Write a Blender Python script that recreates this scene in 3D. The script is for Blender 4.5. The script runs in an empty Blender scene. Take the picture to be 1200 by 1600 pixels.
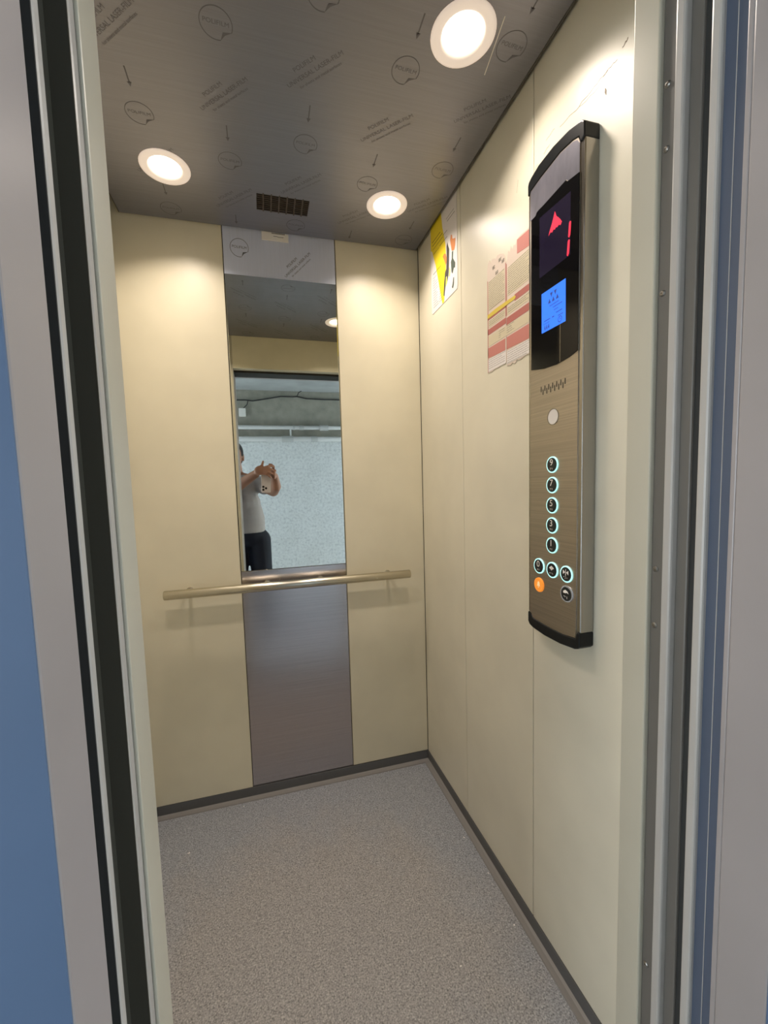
import bpy, bmesh, math, random
from mathutils import Vector, Matrix
random.seed(7)
S = bpy.context.scene
SPREAD = 126; LAMP_W = 2.72
COL = S.collection
PI = math.pi

# ------------------------------------------------------------------ materials
def new_mat(name):
    m = bpy.data.materials.new(name); m.use_nodes = True
    nt = m.node_tree
    return m, nt, nt.nodes['Principled BSDF']

def simple(name, col, rough=.5, metal=0., emit=None, es=0., coat=0., spec=.5, trans=0.):
    m, nt, b = new_mat(name)
    b.inputs['Base Color'].default_value = (*col, 1)
    b.inputs['Roughness'].default_value = rough
    b.inputs['Metallic'].default_value = metal
    b.inputs['Coat Weight'].default_value = coat
    b.inputs['Coat Roughness'].default_value = .1
    b.inputs['Specular IOR Level'].default_value = spec
    b.inputs['Transmission Weight'].default_value = trans
    if emit:
        b.inputs['Emission Color'].default_value = (*emit, 1)
        b.inputs['Emission Strength'].default_value = es
    return m

def noise(nt, scale, detail=3, rough=.55, vec=None, stretch=None):
    n = nt.nodes.new('ShaderNodeTexNoise')
    n.inputs['Scale'].default_value = scale; n.inputs['Detail'].default_value = detail
    n.inputs['Roughness'].default_value = rough
    tc = nt.nodes.new('ShaderNodeTexCoord')
    if stretch:
        mp = nt.nodes.new('ShaderNodeMapping'); mp.inputs['Scale'].default_value = stretch
        nt.links.new(tc.outputs['Object'], mp.inputs['Vector']); nt.links.new(mp.outputs['Vector'], n.inputs['Vector'])
    else:
        nt.links.new(tc.outputs['Object'], n.inputs['Vector'])
    return n

def ramp(nt, src, stops):
    r = nt.nodes.new('ShaderNodeValToRGB')
    el = r.color_ramp.elements
    while len(el) < len(stops): el.new(.5)
    for e, (p, c) in zip(el, stops):
        e.position = p; e.color = (*c, 1)
    nt.links.new(src, r.inputs['Fac'])
    return r

def bump(nt, b, src, strength, dist=.001):
    bp = nt.nodes.new('ShaderNodeBump'); bp.inputs['Strength'].default_value = strength
    bp.inputs['Distance'].default_value = dist
    nt.links.new(src, bp.inputs['Height']); nt.links.new(bp.outputs['Normal'], b.inputs['Normal'])

def paint(name, col, rough=.34, var=.05, bumpy=.12, coat=0.):
    m, nt, b = new_mat(name)
    n = noise(nt, 3.2, 3)
    lo = tuple(c*(1-var) for c in col); hi = tuple(min(1, c*(1+var)) for c in col)
    r = ramp(nt, n.outputs['Fac'], [(.35, lo), (.65, hi)])
    nt.links.new(r.outputs['Color'], b.inputs['Base Color'])
    b.inputs['Roughness'].default_value = rough
    b.inputs['Coat Weight'].default_value = coat
    b.inputs['Coat Roughness'].default_value = .2
    n2 = noise(nt, 9, 2)
    bump(nt, b, n2.outputs['Fac'], bumpy, .004)
    return m

def brushed(name, col, rough=.3, stretch=(400, 400, 3), metal=1., var=.12, bs=.06):
    m, nt, b = new_mat(name)
    n = noise(nt, 1., 4, .6, stretch=stretch)
    lo = tuple(c*(1-var) for c in col); hi = tuple(min(1, c*(1+var)) for c in col)
    r = ramp(nt, n.outputs['Fac'], [(.3, lo), (.7, hi)])
    nt.links.new(r.outputs['Color'], b.inputs['Base Color'])
    b.inputs['Roughness'].default_value = rough
    b.inputs['Metallic'].default_value = metal
    bump(nt, b, n.outputs['Fac'], bs, .0005)
    return m

M = {}
M['cream']  = paint('cream_panel_paint', (.665, .61, .455), .38)
M['creamr'] = paint('cream_side_panel_paint', (.66, .62, .50), .37)
M['jamb']   = paint('beige_jamb_paint', (.44, .405, .315), .36)
M['frame']  = paint('grey_frame_paint', (.262, .230, .217), .38)
M['leaf']   = paint('door_leaf_paint', (.115, .105, .09), .45)
M['slate']  = paint('slate_blue_channel', (.06, .074, .105), .5)
M['edge']   = paint('door_edge_paint', (.36, .335, .30), .35)
M['landing']= paint('landing_daylight_blue', (.068, .11, .185), .6)  # blue of the daylight put into the colour of the landing-side faces
M['gap']    = simple('shaft_gap_dark', (.02, .02, .018), .8)
M['gasket'] = simple('door_slot_rubber', (.035, .033, .034), .6)
M['olive']  = paint('dark_olive_post', (.034, .030, .019), .7)
M['plinth'] = simple('dark_plinth', (.10, .10, .10), .5)
M['lip']    = simple('grey_vinyl_lip', (.20, .19, .18), .55)
M['ceil']   = brushed('film_covered_ceiling_steel', (.275, .275, .31), .42, (6, 220, 6), .75, .05, .03)
M['film']   = brushed('film_covered_wall_steel', (.60, .64, .76), .36, (300, 6, 6), .15, .04, .02)
M['steel']  = brushed('brushed_lower_steel', (.53, .49, .49), .22, (3, 400, 400), 1., .08, .05)
M['plate']  = brushed('control_panel_steel', (.48, .43, .37), .34, (400, 3, 400), 1., .12, .05)
M['rail']   = brushed('handrail_steel', (.60, .56, .46), .25, (3, 300, 300), 1., .08, .03)
M['chrome'] = simple('polished_rail_steel', (.38, .36, .33), .2, 1.)
M['pfilm']  = brushed('peeling_protective_film', (.19, .185, .22), .36, (20, 30, 8), .5, .2, .10)
M['print']  = simple('film_print_ink', (.10, .10, .115), .6)
M['printc'] = simple('film_print_ink_ceiling', (.13, .125, .14), .6)
M['black']  = simple('black_plastic', (.008, .009, .010), .3, spec=.25)
M['glassb'] = simple('black_display_glass', (.003, .003, .004), .05, spec=.22)
M['screen'] = simple('dark_violet_screen', (.016, .012, .03), .1, spec=.3)
M['red']    = simple('red_led', (.4, .0, .03), .5, emit=(1, .006, .045), es=.85)
M['blue']   = simple('blue_lcd', (.02, .08, .3), .3, emit=(.02, .17, 1), es=1.15)
M['lcdink'] = simple('lcd_ink', (.01, .03, .14), .5, emit=(.01, .05, .3), es=.5)
M['ringl']  = simple('lit_button_ring', (.5, .7, .7), .4, emit=(.42, .95, .92), es=.85)
M['ringw']  = simple('unlit_button_ring', (.62, .66, .74), .25, metal=.6)
M['cap']    = simple('black_button_cap', (.008, .012, .014), .3)
M['orange'] = simple('orange_bell_button', (.75, .25, .03), .4, emit=(1, .33, .04), es=.45)
M['mark']   = simple('white_button_mark', (.85, .80, .74), .5)
M['gold']   = simple('pale_bell_mark', (.9, .62, .3), .4, emit=(1, .7, .4), es=.4)
M['white']  = simple('white_plastic', (.75, .72, .66), .45)
M['frost']  = simple('frosted_cover', (.66, .62, .58), .5)
M['ring']   = simple('downlight_rim', (.80, .74, .68), .4, emit=(1, .80, .66), es=.42)
M['lamp']   = simple('lamp_diffuser', (1, 1, 1), .5, emit=(1, .86, .68), es=5)
M['paper']  = simple('white_paper', (.72, .68, .66), .6)
M['yellow'] = simple('yellow_print', (.80, .62, .02), .5)
M['ochre']  = simple('faded_yellow_print', (.62, .47, .06), .5)
M['ink']    = simple('black_print', (.05, .045, .04), .6)
M['orangep']= simple('orange_print', (.62, .22, .06), .5)
M['green']  = simple('dark_green_print', (.05, .075, .05), .6)
M['lime']   = simple('lime_print', (.62, .68, .12), .6)
M['pinkw']  = simple('pinkish_paper', (.62, .52, .44), .6)
M['pinkr']  = simple('red_pink_print', (.50, .185, .155), .6)
M['dred']   = simple('faded_red_print', (.40, .12, .10), .6)
M['creamp'] = simple('cream_print', (.58, .51, .36), .6)
M['dash']   = simple('grey_small_print', (.26, .24, .20), .6)
M['scr']    = simple('paint_scratch', (.30, .24, .17), .7)
M['screw']  = simple('screw_steel', (.30, .28, .25), .3, 1.)
M['grdark'] = simple('grille_shadow_box', (.03, .022, .018), .8)
M['grslat'] = simple('grille_slat', (.10, .08, .065), .5, .4)
M['pipe']   = paint('white_pipe_plastic', (.62, .62, .60), .4)
M['fit']    = paint('dull_fitting', (.5, .5, .48), .5)
M['cable']  = simple('black_cable', (.02, .02, .02), .6)
M['skin']   = simple('skin', (.36, .165, .09), .5)
M['hair']   = simple('dark_hair', (.015, .01, .008), .6)
M['shirt']  = paint('pale_shirt_cloth', (.40, .355, .325), .85, .08, .3)
M['trou']   = paint('navy_trouser_cloth', (.006, .007, .014), .85, .2, .3)
M['shoe']   = simple('black_shoe', (.02, .02, .02), .5)
M['phone']  = simple('cream_phone_back', (.66, .54, .47), .3, coat=.3)
M['lens']   = simple('black_lens', (.01, .01, .012), .1)
M['eye']    = simple('eye', (.03, .02, .015), .3)

def mirror_mat():
    m, nt, b = new_mat('mirror_glass')
    n = noise(nt, 14, 4)
    r = ramp(nt, n.outputs['Fac'], [(.3, (.74, .76, .69)), (.7, (.81, .83, .76))])
    nt.links.new(r.outputs['Color'], b.inputs['Base Color'])
    b.inputs['Metallic'].default_value = 1
    r2 = ramp(nt, n.outputs['Fac'], [(.50, (.006,)*3), (.8, (.03,)*3)])
    nt.links.new(r2.outputs['Color'], b.inputs['Roughness'])
    return m
M['mirror'] = mirror_mat()

def floor_mat():
    m, nt, b = new_mat('speckled_vinyl')
    n1 = noise(nt, 260, 3, .65)
    sp = ramp(nt, n1.outputs['Fac'], [(.32, (.085, .09, .10)), (.45, (.205, .215, .235)), (.56, (.265, .275, .295)), (.72, (.43, .44, .465))])
    n2 = noise(nt, 5.0, 5, .65)
    tc = nt.nodes.new('ShaderNodeTexCoord'); vd = nt.nodes.new('ShaderNodeVectorMath'); vd.operation = 'DISTANCE'
    vd.inputs[1].default_value = (-.56, -.70, -.02)          # trodden middle of the floor
    nt.links.new(tc.outputs['Object'], vd.inputs[0])
    ma = nt.nodes.new('ShaderNodeMath'); ma.operation = 'MULTIPLY_ADD'; ma.inputs[1].default_value = -.62
    nt.links.new(n2.outputs['Fac'], ma.inputs[0]); nt.links.new(vd.outputs['Value'], ma.inputs[2])
    dirt = ramp(nt, ma.outputs[0], [(.05, (1, 1, 1)), (.30, (0, 0, 0))])
    mx = nt.nodes.new('ShaderNodeMixRGB'); mx.blend_type = 'MULTIPLY'
    mx.inputs['Color2'].default_value = (1.13, 1.02, .90, 1)
    ml = nt.nodes.new('ShaderNodeMath'); ml.operation = 'MULTIPLY'; ml.inputs[1].default_value = .8
    nt.links.new(dirt.outputs['Color'], ml.inputs[0])
    nt.links.new(ml.outputs[0], mx.inputs['Fac'])
    nt.links.new(sp.outputs['Color'], mx.inputs['Color1'])
    nt.links.new(mx.outputs['Color'], b.inputs['Base Color'])
    b.inputs['Roughness'].default_value = .55
    bump(nt, b, n1.outputs['Fac'], .25, .0008)
    return m
M['vinyl'] = floor_mat()

def wall_mat():
    # rough plaster: pale paint below the pipes, bare cement band above
    m, nt, b = new_mat('rough_painted_plaster')
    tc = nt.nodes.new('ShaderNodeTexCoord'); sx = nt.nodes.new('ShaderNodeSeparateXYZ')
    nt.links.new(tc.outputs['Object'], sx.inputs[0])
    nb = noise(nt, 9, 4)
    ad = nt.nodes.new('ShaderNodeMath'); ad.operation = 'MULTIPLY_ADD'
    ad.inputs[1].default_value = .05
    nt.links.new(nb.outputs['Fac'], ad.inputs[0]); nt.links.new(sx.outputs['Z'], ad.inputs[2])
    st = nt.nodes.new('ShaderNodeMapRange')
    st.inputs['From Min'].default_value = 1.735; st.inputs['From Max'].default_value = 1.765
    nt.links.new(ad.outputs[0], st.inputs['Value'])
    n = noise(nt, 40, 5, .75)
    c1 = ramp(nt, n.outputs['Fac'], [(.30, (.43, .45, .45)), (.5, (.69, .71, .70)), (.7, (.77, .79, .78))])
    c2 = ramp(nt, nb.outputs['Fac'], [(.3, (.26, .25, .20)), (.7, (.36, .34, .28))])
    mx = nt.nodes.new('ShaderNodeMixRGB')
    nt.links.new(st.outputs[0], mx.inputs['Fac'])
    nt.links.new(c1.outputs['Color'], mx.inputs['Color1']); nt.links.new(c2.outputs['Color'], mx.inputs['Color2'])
    nt.links.new(mx.outputs['Color'], b.inputs['Base Color'])
    b.inputs['Roughness'].default_value = .75
    bump(nt, b, n.outputs['Fac'], .8, .004)
    return m
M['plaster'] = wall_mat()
M['conc'] = paint('landing_concrete', (.34, .35, .35), .8, .12, .4)

# ------------------------------------------------------------------ helpers
def tag(o, label=None, cat=None, group=None, kind=None):
    if label: o['label'] = label
    if cat: o['category'] = cat
    if group: o['group'] = group
    if kind: o['kind'] = kind
    return o

def obj(name, bm, m, parent=None, smooth=False, bevel=0, seg=2):
    me = bpy.data.meshes.new(name)
    bmesh.ops.recalc_face_normals(bm, faces=bm.faces[:])
    bm.to_mesh(me); bm.free()
    for mm in (m if isinstance(m, (list, tuple)) else [m]): me.materials.append(M[mm])
    o = bpy.data.objects.new(name, me); COL.objects.link(o)
    if parent: o.parent = parent
    if smooth:
        for p in me.polygons: p.use_smooth = True
    if bevel:
        md = o.modifiers.new('bevel', 'BEVEL'); md.width = bevel; md.segments = seg
        md.limit_method = 'ANGLE'; md.angle_limit = math.radians(40)
    return o

def struct(name, bm, m, parent=None, **k):
    o = obj(name, bm, m, parent, **k)
    if not parent: o['kind'] = 'structure'
    return o

def empty(name, loc=(0, 0, 0)):
    o = bpy.data.objects.new(name, None); COL.objects.link(o); o.location = loc
    o.empty_display_size = .05
    return o

def put(parent, *kids):
    """parent kids to an Empty standing at its own place, keeping them where they are"""
    for k in kids:
        k.parent = parent
        k.matrix_parent_inverse = Matrix.Translation(parent.location).inverted()

def box(bm, x0, x1, y0, y1, z0, z1):
    vs = [bm.verts.new((x, y, z)) for z in (z0, z1) for y in (y0, y1) for x in (x0, x1)]
    for f in ((0, 2, 3, 1), (4, 5, 7, 6), (0, 1, 5, 4), (2, 6, 7, 3), (0, 4, 6, 2), (1, 3, 7, 5)):
        bm.faces.new([vs[i] for i in f])
    return bm

def B(*a):
    bm = bmesh.new(); 
    if a: box(bm, *a)
    return bm

def slab(bm, F, pts, h0, h1, mi=0):
    """prism over a 2-D outline pts in frame F, between heights h0 and h1"""
    a = [bm.verts.new(F @ Vector((u, v, h0))) for u, v in pts]
    b = [bm.verts.new(F @ Vector((u, v, h1))) for u, v in pts]
    n = len(pts)
    fs = [bm.faces.new(a[::-1]), bm.faces.new(b)]
    for i in range(n):
        fs.append(bm.faces.new([a[i], a[(i+1) % n], b[(i+1) % n], b[i]]))
    for f in fs: f.material_index = mi
    return bm

def frame(x, y, n, o):
    m = Matrix.Identity(4)
    for i, c in enumerate((x, y, n)):
        for k in range(3): m[k][i] = c[k]
    for k in range(3): m[k][3] = o[k]
    return m

RW = frame((0, -1, 0), (0, 0, 1), (-1, 0, 0), (0, 0, 0))        # on the right wall: (u, v) = (-Y, Z)
BW = frame((1, 0, 0), (0, 0, 1), (0, -1, 0), (0, 0, 0))         # on the back wall: (X, Z)
def rp(l): return [(-y, z) for y, z in l]

def circ(cx, cy, r, n=32, r2=None, a0=0):
    r2 = r2 or r
    return [(cx + r*math.cos(a0+2*PI*i/n), cy + r2*math.sin(a0+2*PI*i/n)) for i in range(n)]

def ringslab(bm, F, cx, cy, ri, ro, h0, h1, n=40):
    vs = []
    for r, h in ((ro, h0), (ro, h1), (ri, h1), (ri, h0)):
        vs.append([bm.verts.new(F @ Vector((cx+r*math.cos(2*PI*i/n), cy+r*math.sin(2*PI*i/n), h))) for i in range(n)])
    for k in range(4):
        a, b = vs[k], vs[(k+1) % 4]
        for i in range(n):
            bm.faces.new([a[i], a[(i+1) % n], b[(i+1) % n], b[i]])
    return bm

def lathe(bm, F, prof, n=32):
    """prof: list of (radius, height), closed at ends when radius 0"""
    rings = []
    for r, h in prof:
        if r < 1e-6: rings.append([bm.verts.new(F @ Vector((0, 0, h)))])
        else: rings.append([bm.verts.new(F @ Vector((r*math.cos(2*PI*i/n), r*math.sin(2*PI*i/n), h))) for i in range(n)])
    for a, b in zip(rings, rings[1:]):
        for i in range(n):
            j = (i+1) % n
            if len(a) == 1: bm.faces.new([a[0], b[i], b[j]])
            elif len(b) == 1: bm.faces.new([a[i], a[j], b[0]])
            else: bm.faces.new([a[i], a[j], b[j], b[i]])
    return bm

def axisframe(p, d):
    d = Vector(d).normalized()
    q = d.to_track_quat('Z', 'Y').to_matrix().to_4x4()
    return Matrix.Translation(p) @ q

def tube(bm, p, q, r, r2=None, n=20):
    p, q = Vector(p), Vector(q); L = (q-p).length; r2 = r if r2 is None else r2
    return lathe(bm, axisframe(p, q-p), [(0, 0), (r, 0), (r2, L), (0, L)], n)

def polytube(bm, pts, r, n=8):
    for a, b in zip(pts, pts[1:]): tube(bm, a, b, r, n=n)
    return bm

_tc = {}
def text_polys(s, size):
    key = (s, size)
    if key in _tc: return _tc[key]
    cu = bpy.data.curves.new('t', 'FONT'); cu.body = s; cu.size = size
    cu.align_x = 'CENTER'; cu.align_y = 'CENTER'; cu.resolution_u = 3
    o = bpy.data.objects.new('t', cu); COL.objects.link(o)
    dg = bpy.context.evaluated_depsgraph_get()
    me = o.evaluated_get(dg).to_mesh()
    vs = [v.co.copy() for v in me.vertices]; fs = [tuple(p.vertices) for p in me.polygons]
    o.evaluated_get(dg).to_mesh_clear()
    bpy.data.objects.remove(o); bpy.data.curves.remove(cu)
    _tc[key] = (vs, fs)
    return vs, fs

def text(bm, F, s, size, cx=0, cy=0, rot=0, h=.0004, sx=1.):
    vs, fs = text_polys(s, size)
    c, sn = math.cos(rot), math.sin(rot)
    nv = [bm.verts.new(F @ Vector((cx + c*v.x*sx - sn*v.y, cy + sn*v.x*sx + c*v.y, h))) for v in vs]
    for f in fs:
        try: bm.faces.new([nv[i] for i in f])
        except ValueError: pass
    return bm

def stroke(bm, F, pts, w, h0, h1):
    """thin ribbon along pts"""
    for (a, b), (c, d) in zip(pts, pts[1:]):
        L = math.hypot(c-a, d-b) or 1e-6
        nx, ny = -(d-b)/L*w/2, (c-a)/L*w/2
        slab(bm, F, [(a+nx, b+ny), (c+nx, d+ny), (c-nx, d-ny), (a-nx, b-ny)], h0, h1)
    return bm

# ------------------------------------------------------------------ dimensions (metres)
XL, XR = -1.09, 0.          # cabin side walls
YF = -1.062                 # inner face of the cabin front
ZC, ZF, ZP = 2.10, -.02, .0225   # ceiling, floor, lower edge of the wall panels
OL, OR = -.780, -.085       # door opening
# ------------------------------------------------------------------ cabin shell
floor = struct('floor', B(XL-.02, XR+.02, -1.113, .02, -.05, ZF), 'vinyl')

wb = struct('wall_back', B(XL-.03, XR+.03, .012, .04, -.05, 2.2), 'gap')
s1, s2 = -.7345, -.334      # edges of the middle strip
struct('wall_panel', B(XL, s1-.0012, 0, .012, ZP-.002, 2.19), 'cream', wb, bevel=.0015)
struct('wall_panel', B(s2+.0012, -.001, 0, .012, ZP, 2.19), 'cream', wb, bevel=.0015)
up = struct('upper_steel_panel', B(s1+.0015, s2-.0015, .002, .012, 1.943, 2.19), 'film', wb, bevel=.001)
tag(up, 'grey steel panel still covered in printed protective film')
lp = struct('lower_steel_panel', B(s1+.0012, s2-.0012, .002, .012, ZP+.001, .8725), 'steel', wb, bevel=.001)
tag(lp, 'brushed steel panel below the mirror')

wr = struct('wall_right', B(.012, .04, YF, .02, -.05, 2.2), 'gap')
for a, b in ((-.3585, -.001), (-.7185, -.3605), (YF, -.7205)):
    struct('wall_panel', B(0, .012, a, b, ZP-.001, 2.19), 'creamr', wr, bevel=.0018)
wl = struct('wall_left', B(XL-.04, XL-.012, YF, .02, -.05, 2.2), 'gap')
for a, b in ((-.3585, -.001), (-.7185, -.3605), (YF, -.7205)):
    struct('wall_panel', B(XL-.012, XL, a, b, ZP-.001, 2.19), 'creamr', wl, bevel=.0018)

# front of the cabin: two returns and the header
wf = struct('wall_front', B(XL-.04, OL, -1.113, YF, -.05, 2.2), 'jamb', bevel=.002)
struct('front_return', B(OR, XR+.04, -1.104, YF, -.05, 2.2), 'jamb', wf, bevel=.0025)
struct('door_header', B(OL, OR, -1.113, YF, 1.912, 2.2), 'cream', wf, bevel=.002)

# plinths with the pale vinyl lip in front of them
bb = struct('baseboard_back', B(XL, XR, -.0005, .011, ZF-.01, ZP-.003), 'plinth')
def cove(bm, horiz):
    prof = [(0, .005), (.008, .003), (.017, .0035), (.021, .0035), (.0225, 0), (0, 0)]
    if horiz:
        a = [bm.verts.new((XL, -p, ZF+q)) for p, q in prof]; b = [bm.verts.new((XR-.001, -p, ZF+q)) for p, q in prof]
    else:
        a = [bm.verts.new((-p-.001, -.023, ZF+q)) for p, q in prof]; b = [bm.verts.new((-p-.001, YF+.001, ZF+q)) for p, q in prof]
    n = len(prof)
    bm.faces.new(a); bm.faces.new(b[::-1])
    for i in range(n): bm.faces.new([a[i], b[i], b[(i+1) % n], a[(i+1) % n]])
    return bm
struct('vinyl_lip', cove(bmesh.new(), True), 'lip', bb)
br = struct('baseboard_right', B(-.0015, .011, YF+.001, -.001, ZF-.01, ZP-.003), 'plinth')
struct('vinyl_lip', cove(bmesh.new(), False), 'lip', br)
struct('baseboard_left', B(XL-.011, XL+.0015, YF+.001, -.001, ZF-.01, ZP-.003), 'plinth')

# ceiling panel hangs a little inside the walls; dark roof above
LIGHTS = [(-.193, -.752), (-.862, -.240), (-.198, -.2285), (-.862, -.752)]
GR = (-.617, -.4435, -.1965, -.1115)
def ceiling_mesh():
    # top-down grid plate with round holes for the lamps and a rectangular one for the grille
    bm = bmesh.new()
    X0, X1, Y0, Y1 = -1.048, -.012, YF+.004, -.006
    outer = [(X0, Y0), (X1, Y0), (X1, Y1), (X0, Y1)]
    edges = []
    def loop(pts):
        vs = [bm.verts.new((x, y, ZC)) for x, y in pts]
        for i in range(len(vs)): edges.append(bm.edges.new((vs[i], vs[(i+1) % len(vs)])))
    loop(outer)
    for c in LIGHTS: loop(circ(c[0], c[1], .058, 40))
    loop([(GR[0]+.004, GR[2]+.004), (GR[1]-.004, GR[2]+.004), (GR[1]-.004, GR[3]-.004), (GR[0]+.004, GR[3]-.004)])
    bmesh.ops.triangle_fill(bm, use_beauty=True, edges=edges)
    r = bmesh.ops.extrude_face_region(bm, geom=bm.faces[:])
    bmesh.ops.translate(bm, verts=[v for v in r['geom'] if isinstance(v, bmesh.types.BMVert)], vec=(0, 0, .006))
    return bm
ceiling = struct('ceiling', ceiling_mesh(), 'ceil')
struct('roof_plate', B(XL-.03, XR+.03, -1.13, .03, 2.185, 2.22), 'gap', ceiling)
bm = bmesh.new()
box(bm, -.0108, -.0088, YF+.004, -.006, ZC-.0015, ZC+.02)
box(bm, -1.0512, -1.0492, YF+.004, -.006, ZC-.0005, ZC+.02)
struct('edge_trim', bm, 'leaf', ceiling)

# print on the protective film (pattern of the film, one mesh per panel)
CF = frame((1, 0, 0), (0, -1, 0), (0, 0, -1), (0, 0, ZC))       # ceiling seen from below: (u, v) = (X, -Y)
def film_logo(bm, F, cx, cy, r=.031, h0=.0003, rot=0.):
    n = 44; w = .0016
    a0, a1 = math.radians(-22), math.radians(-78)+2*PI      # gap where the corner peels
    pts = [(cx+r*math.cos(a0+(a1-a0)*i/n), cy+r*math.sin(a0+(a1-a0)*i/n)) for i in range(n+1)]
    stroke(bm, F, pts, w, h0*.3, h0)
    p0, p1 = pts[0], pts[-1]
    mx, my = (p0[0]+p1[0])/2, (p0[1]+p1[1])/2
    q = (mx-.006, my+.007); q2 = (mx-.002, my+.002)
    slab(bm, F, [p1, q, p0, q2], h0*.3, h0)
    text(bm, F, 'POLIFILM', .0125, cx, cy+.002, -.04, h0)
def film_text(bm, F, cx, cy, ang, h0=.0003, k=1.):
    c, s = math.cos(ang), math.sin(ang)
    for t, sz, du, dv in (('POLIFILM', .0145, -.012, .021), ('UNIVERSAL LASER-FILM', .0145, 0, 0), ('for sheets and metal surfaces', .0095, .004, -.017)):
        text(bm, F, t, sz*k, cx + k*(c*du - s*dv), cy + k*(s*du + c*dv), ang, h0)
def film_arrow(bm, F, cx, cy):
    stroke(bm, F, [(cx, cy+.024), (cx, cy-.014)], .0028, .0001, .0003)
    slab(bm, F, [(cx-.005, cy-.012), (cx+.005, cy-.012), (cx, cy-.024)], .0001, .0003)
bm = bmesh.new()
for X in (-.682, -.284):
    for y in (-1.005, -.655, -.305): film_logo(bm, CF, X, -y)
    for y in (-.855, -.505, -.155): film_text(bm, CF, X, -y, math.radians(43))
    for y in (-.745, -.397, -.05): film_arrow(bm, CF, X, -y)
for X in (-.883, -.482, -.081):
    for y in (-.755, -.408, -.06): film_logo(bm, CF, X, -y)
    for y in (-.96, -.61, -.262): film_text(bm, CF, X + (.012 if X > -.1 else 0), -y, math.radians(43), k=.93 if X > -.1 else 1)
    for y in (-.84, -.50, -.148): film_arrow(bm, CF, X, -y)
cut = [f for f in bm.faces if any(math.hypot(f.calc_center_median().x-lx, f.calc_center_median().y-ly) < .064 for lx, ly in LIGHTS)
       or (GR[0]-.004 < f.calc_center_median().x < GR[1]+.004 and GR[2]-.004 < f.calc_center_median().y < GR[3]+.004)]
bmesh.ops.delete(bm, geom=cut, context='FACES')      # no film over the lamps and the grille
struct('film_print', bm, 'printc', ceiling)
bm = bmesh.new()
stroke(bm, CF, [(-.127, .802), (-.106, .688)], .0018, .0001, .0004)
struct('film_scratch', bm, 'white', ceiling)
bm = bmesh.new()
FB = BW @ Matrix.Translation((0, 0, -.002))
film_logo(bm, FB, -.678, 2.036)
film_text(bm, FB, -.475, 1.999, math.radians(45), k=.88)
struct('film_print', bm, 'print', up)

# scratches on the right wall
bm = bmesh.new()
def scratch(pts, w=.0011):
    out = []
    for (a, b), (c, d) in zip(pts, pts[1:]):
        for k in range(5):
            t = k/5; out.append((a+(c-a)*t, b+(d-b)*t + random.uniform(-.0022, .0022)))
    out.append(pts[-1]); stroke(bm, RW, rp(out), w*.8, .0001, .0003)
scratch([(-.95, 1.911), (-.927, 1.913), (-.89, 1.912), (-.852, 1.910), (-.806, 1.915)])
scratch([(-.971, 1.923), (-.960, 1.920)], .002)
scratch([(-.93, 1.913), (-.905, 1.901), (-.86, 1.909)], .0008)
scratch([(-.79, 1.926), (-.763, 1.922)], .0009)
scratch([(-.775, 1.905), (-.755, 1.90)], .0009)
scratch([(-.735, 1.893), (-.725, 1.889)], .0008)
scratch([(-.66, 1.91), (-.655, 1.885)], .0008)
slab(bm, RW, rp([(-.924, 1.887), (-.927, 1.881), (-.9265, 1.872), (-.923, 1.879)]), .0001, .0006)
struct('paint_scratches', bm, 'scr', wr)

# ------------------------------------------------------------------ door edges seen at both sides
# left: strike post of the cabin, shaft gap, landing frame
d1 = struct('door_1', B(OL-.05, OL-.0035, -1.1215, -1.113, -.05, 2.1), 'gasket')
struct('strike_lip', B(OL-.05, OL, -1.139, -1.1213, -.05, 2.1), 'edge', d1, bevel=.004)
struct('post_face', B(OL-.06, OL-.0004, -1.1402, -1.1385, -.05, 2.1), 'olive', d1)  # thin dark olive sheet over the outer side of the strike lip
struct('slot_shadow_face', B(OL-.05, OL-.0006, -1.2092, -1.2076, -.05, 2.05), 'gap', d1)
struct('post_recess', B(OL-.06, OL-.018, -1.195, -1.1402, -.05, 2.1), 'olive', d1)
# right: retracted cabin leaf
d2 = struct('door_2', B(OR+.006, OR+.06, -1.125, -1.104, -.05, 2.1), 'leaf', bevel=.003)
tag(d2, 'retracted cabin door leaf at the right of the opening')
struct('leaf_edge', B(OR+.0005, OR+.05, -1.139, -1.1253, -.05, 2.1), 'edge', d2, bevel=.003)
struct('leaf_face', B(OR+.010, OR+.05, -1.1557, -1.139, -.05, 2.1), 'leaf', d2, bevel=.002)
struct('rubber_gap', B(OR+.014, OR+.05, -1.1713, -1.1557, -.05, 2.1), 'gap', d2)
for z in (1.738, 1.651, 1.0335, .943, 1.45, .35):
    bm = bmesh.new()
    lathe(bm, frame((0, 1, 0), (0, 0, 1), (-1, 0, 0), (OR+.0062, -1.1125, 1.176+(z-1.176)*.947)), [(0, 0), (.0042, 0), (.0042, .0012), (.0028, .0026), (.0012, .0028), (.0012, .0016), (0, .0016)], 14)
    struct('screw', bm, 'screw', d2, smooth=False)
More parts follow.
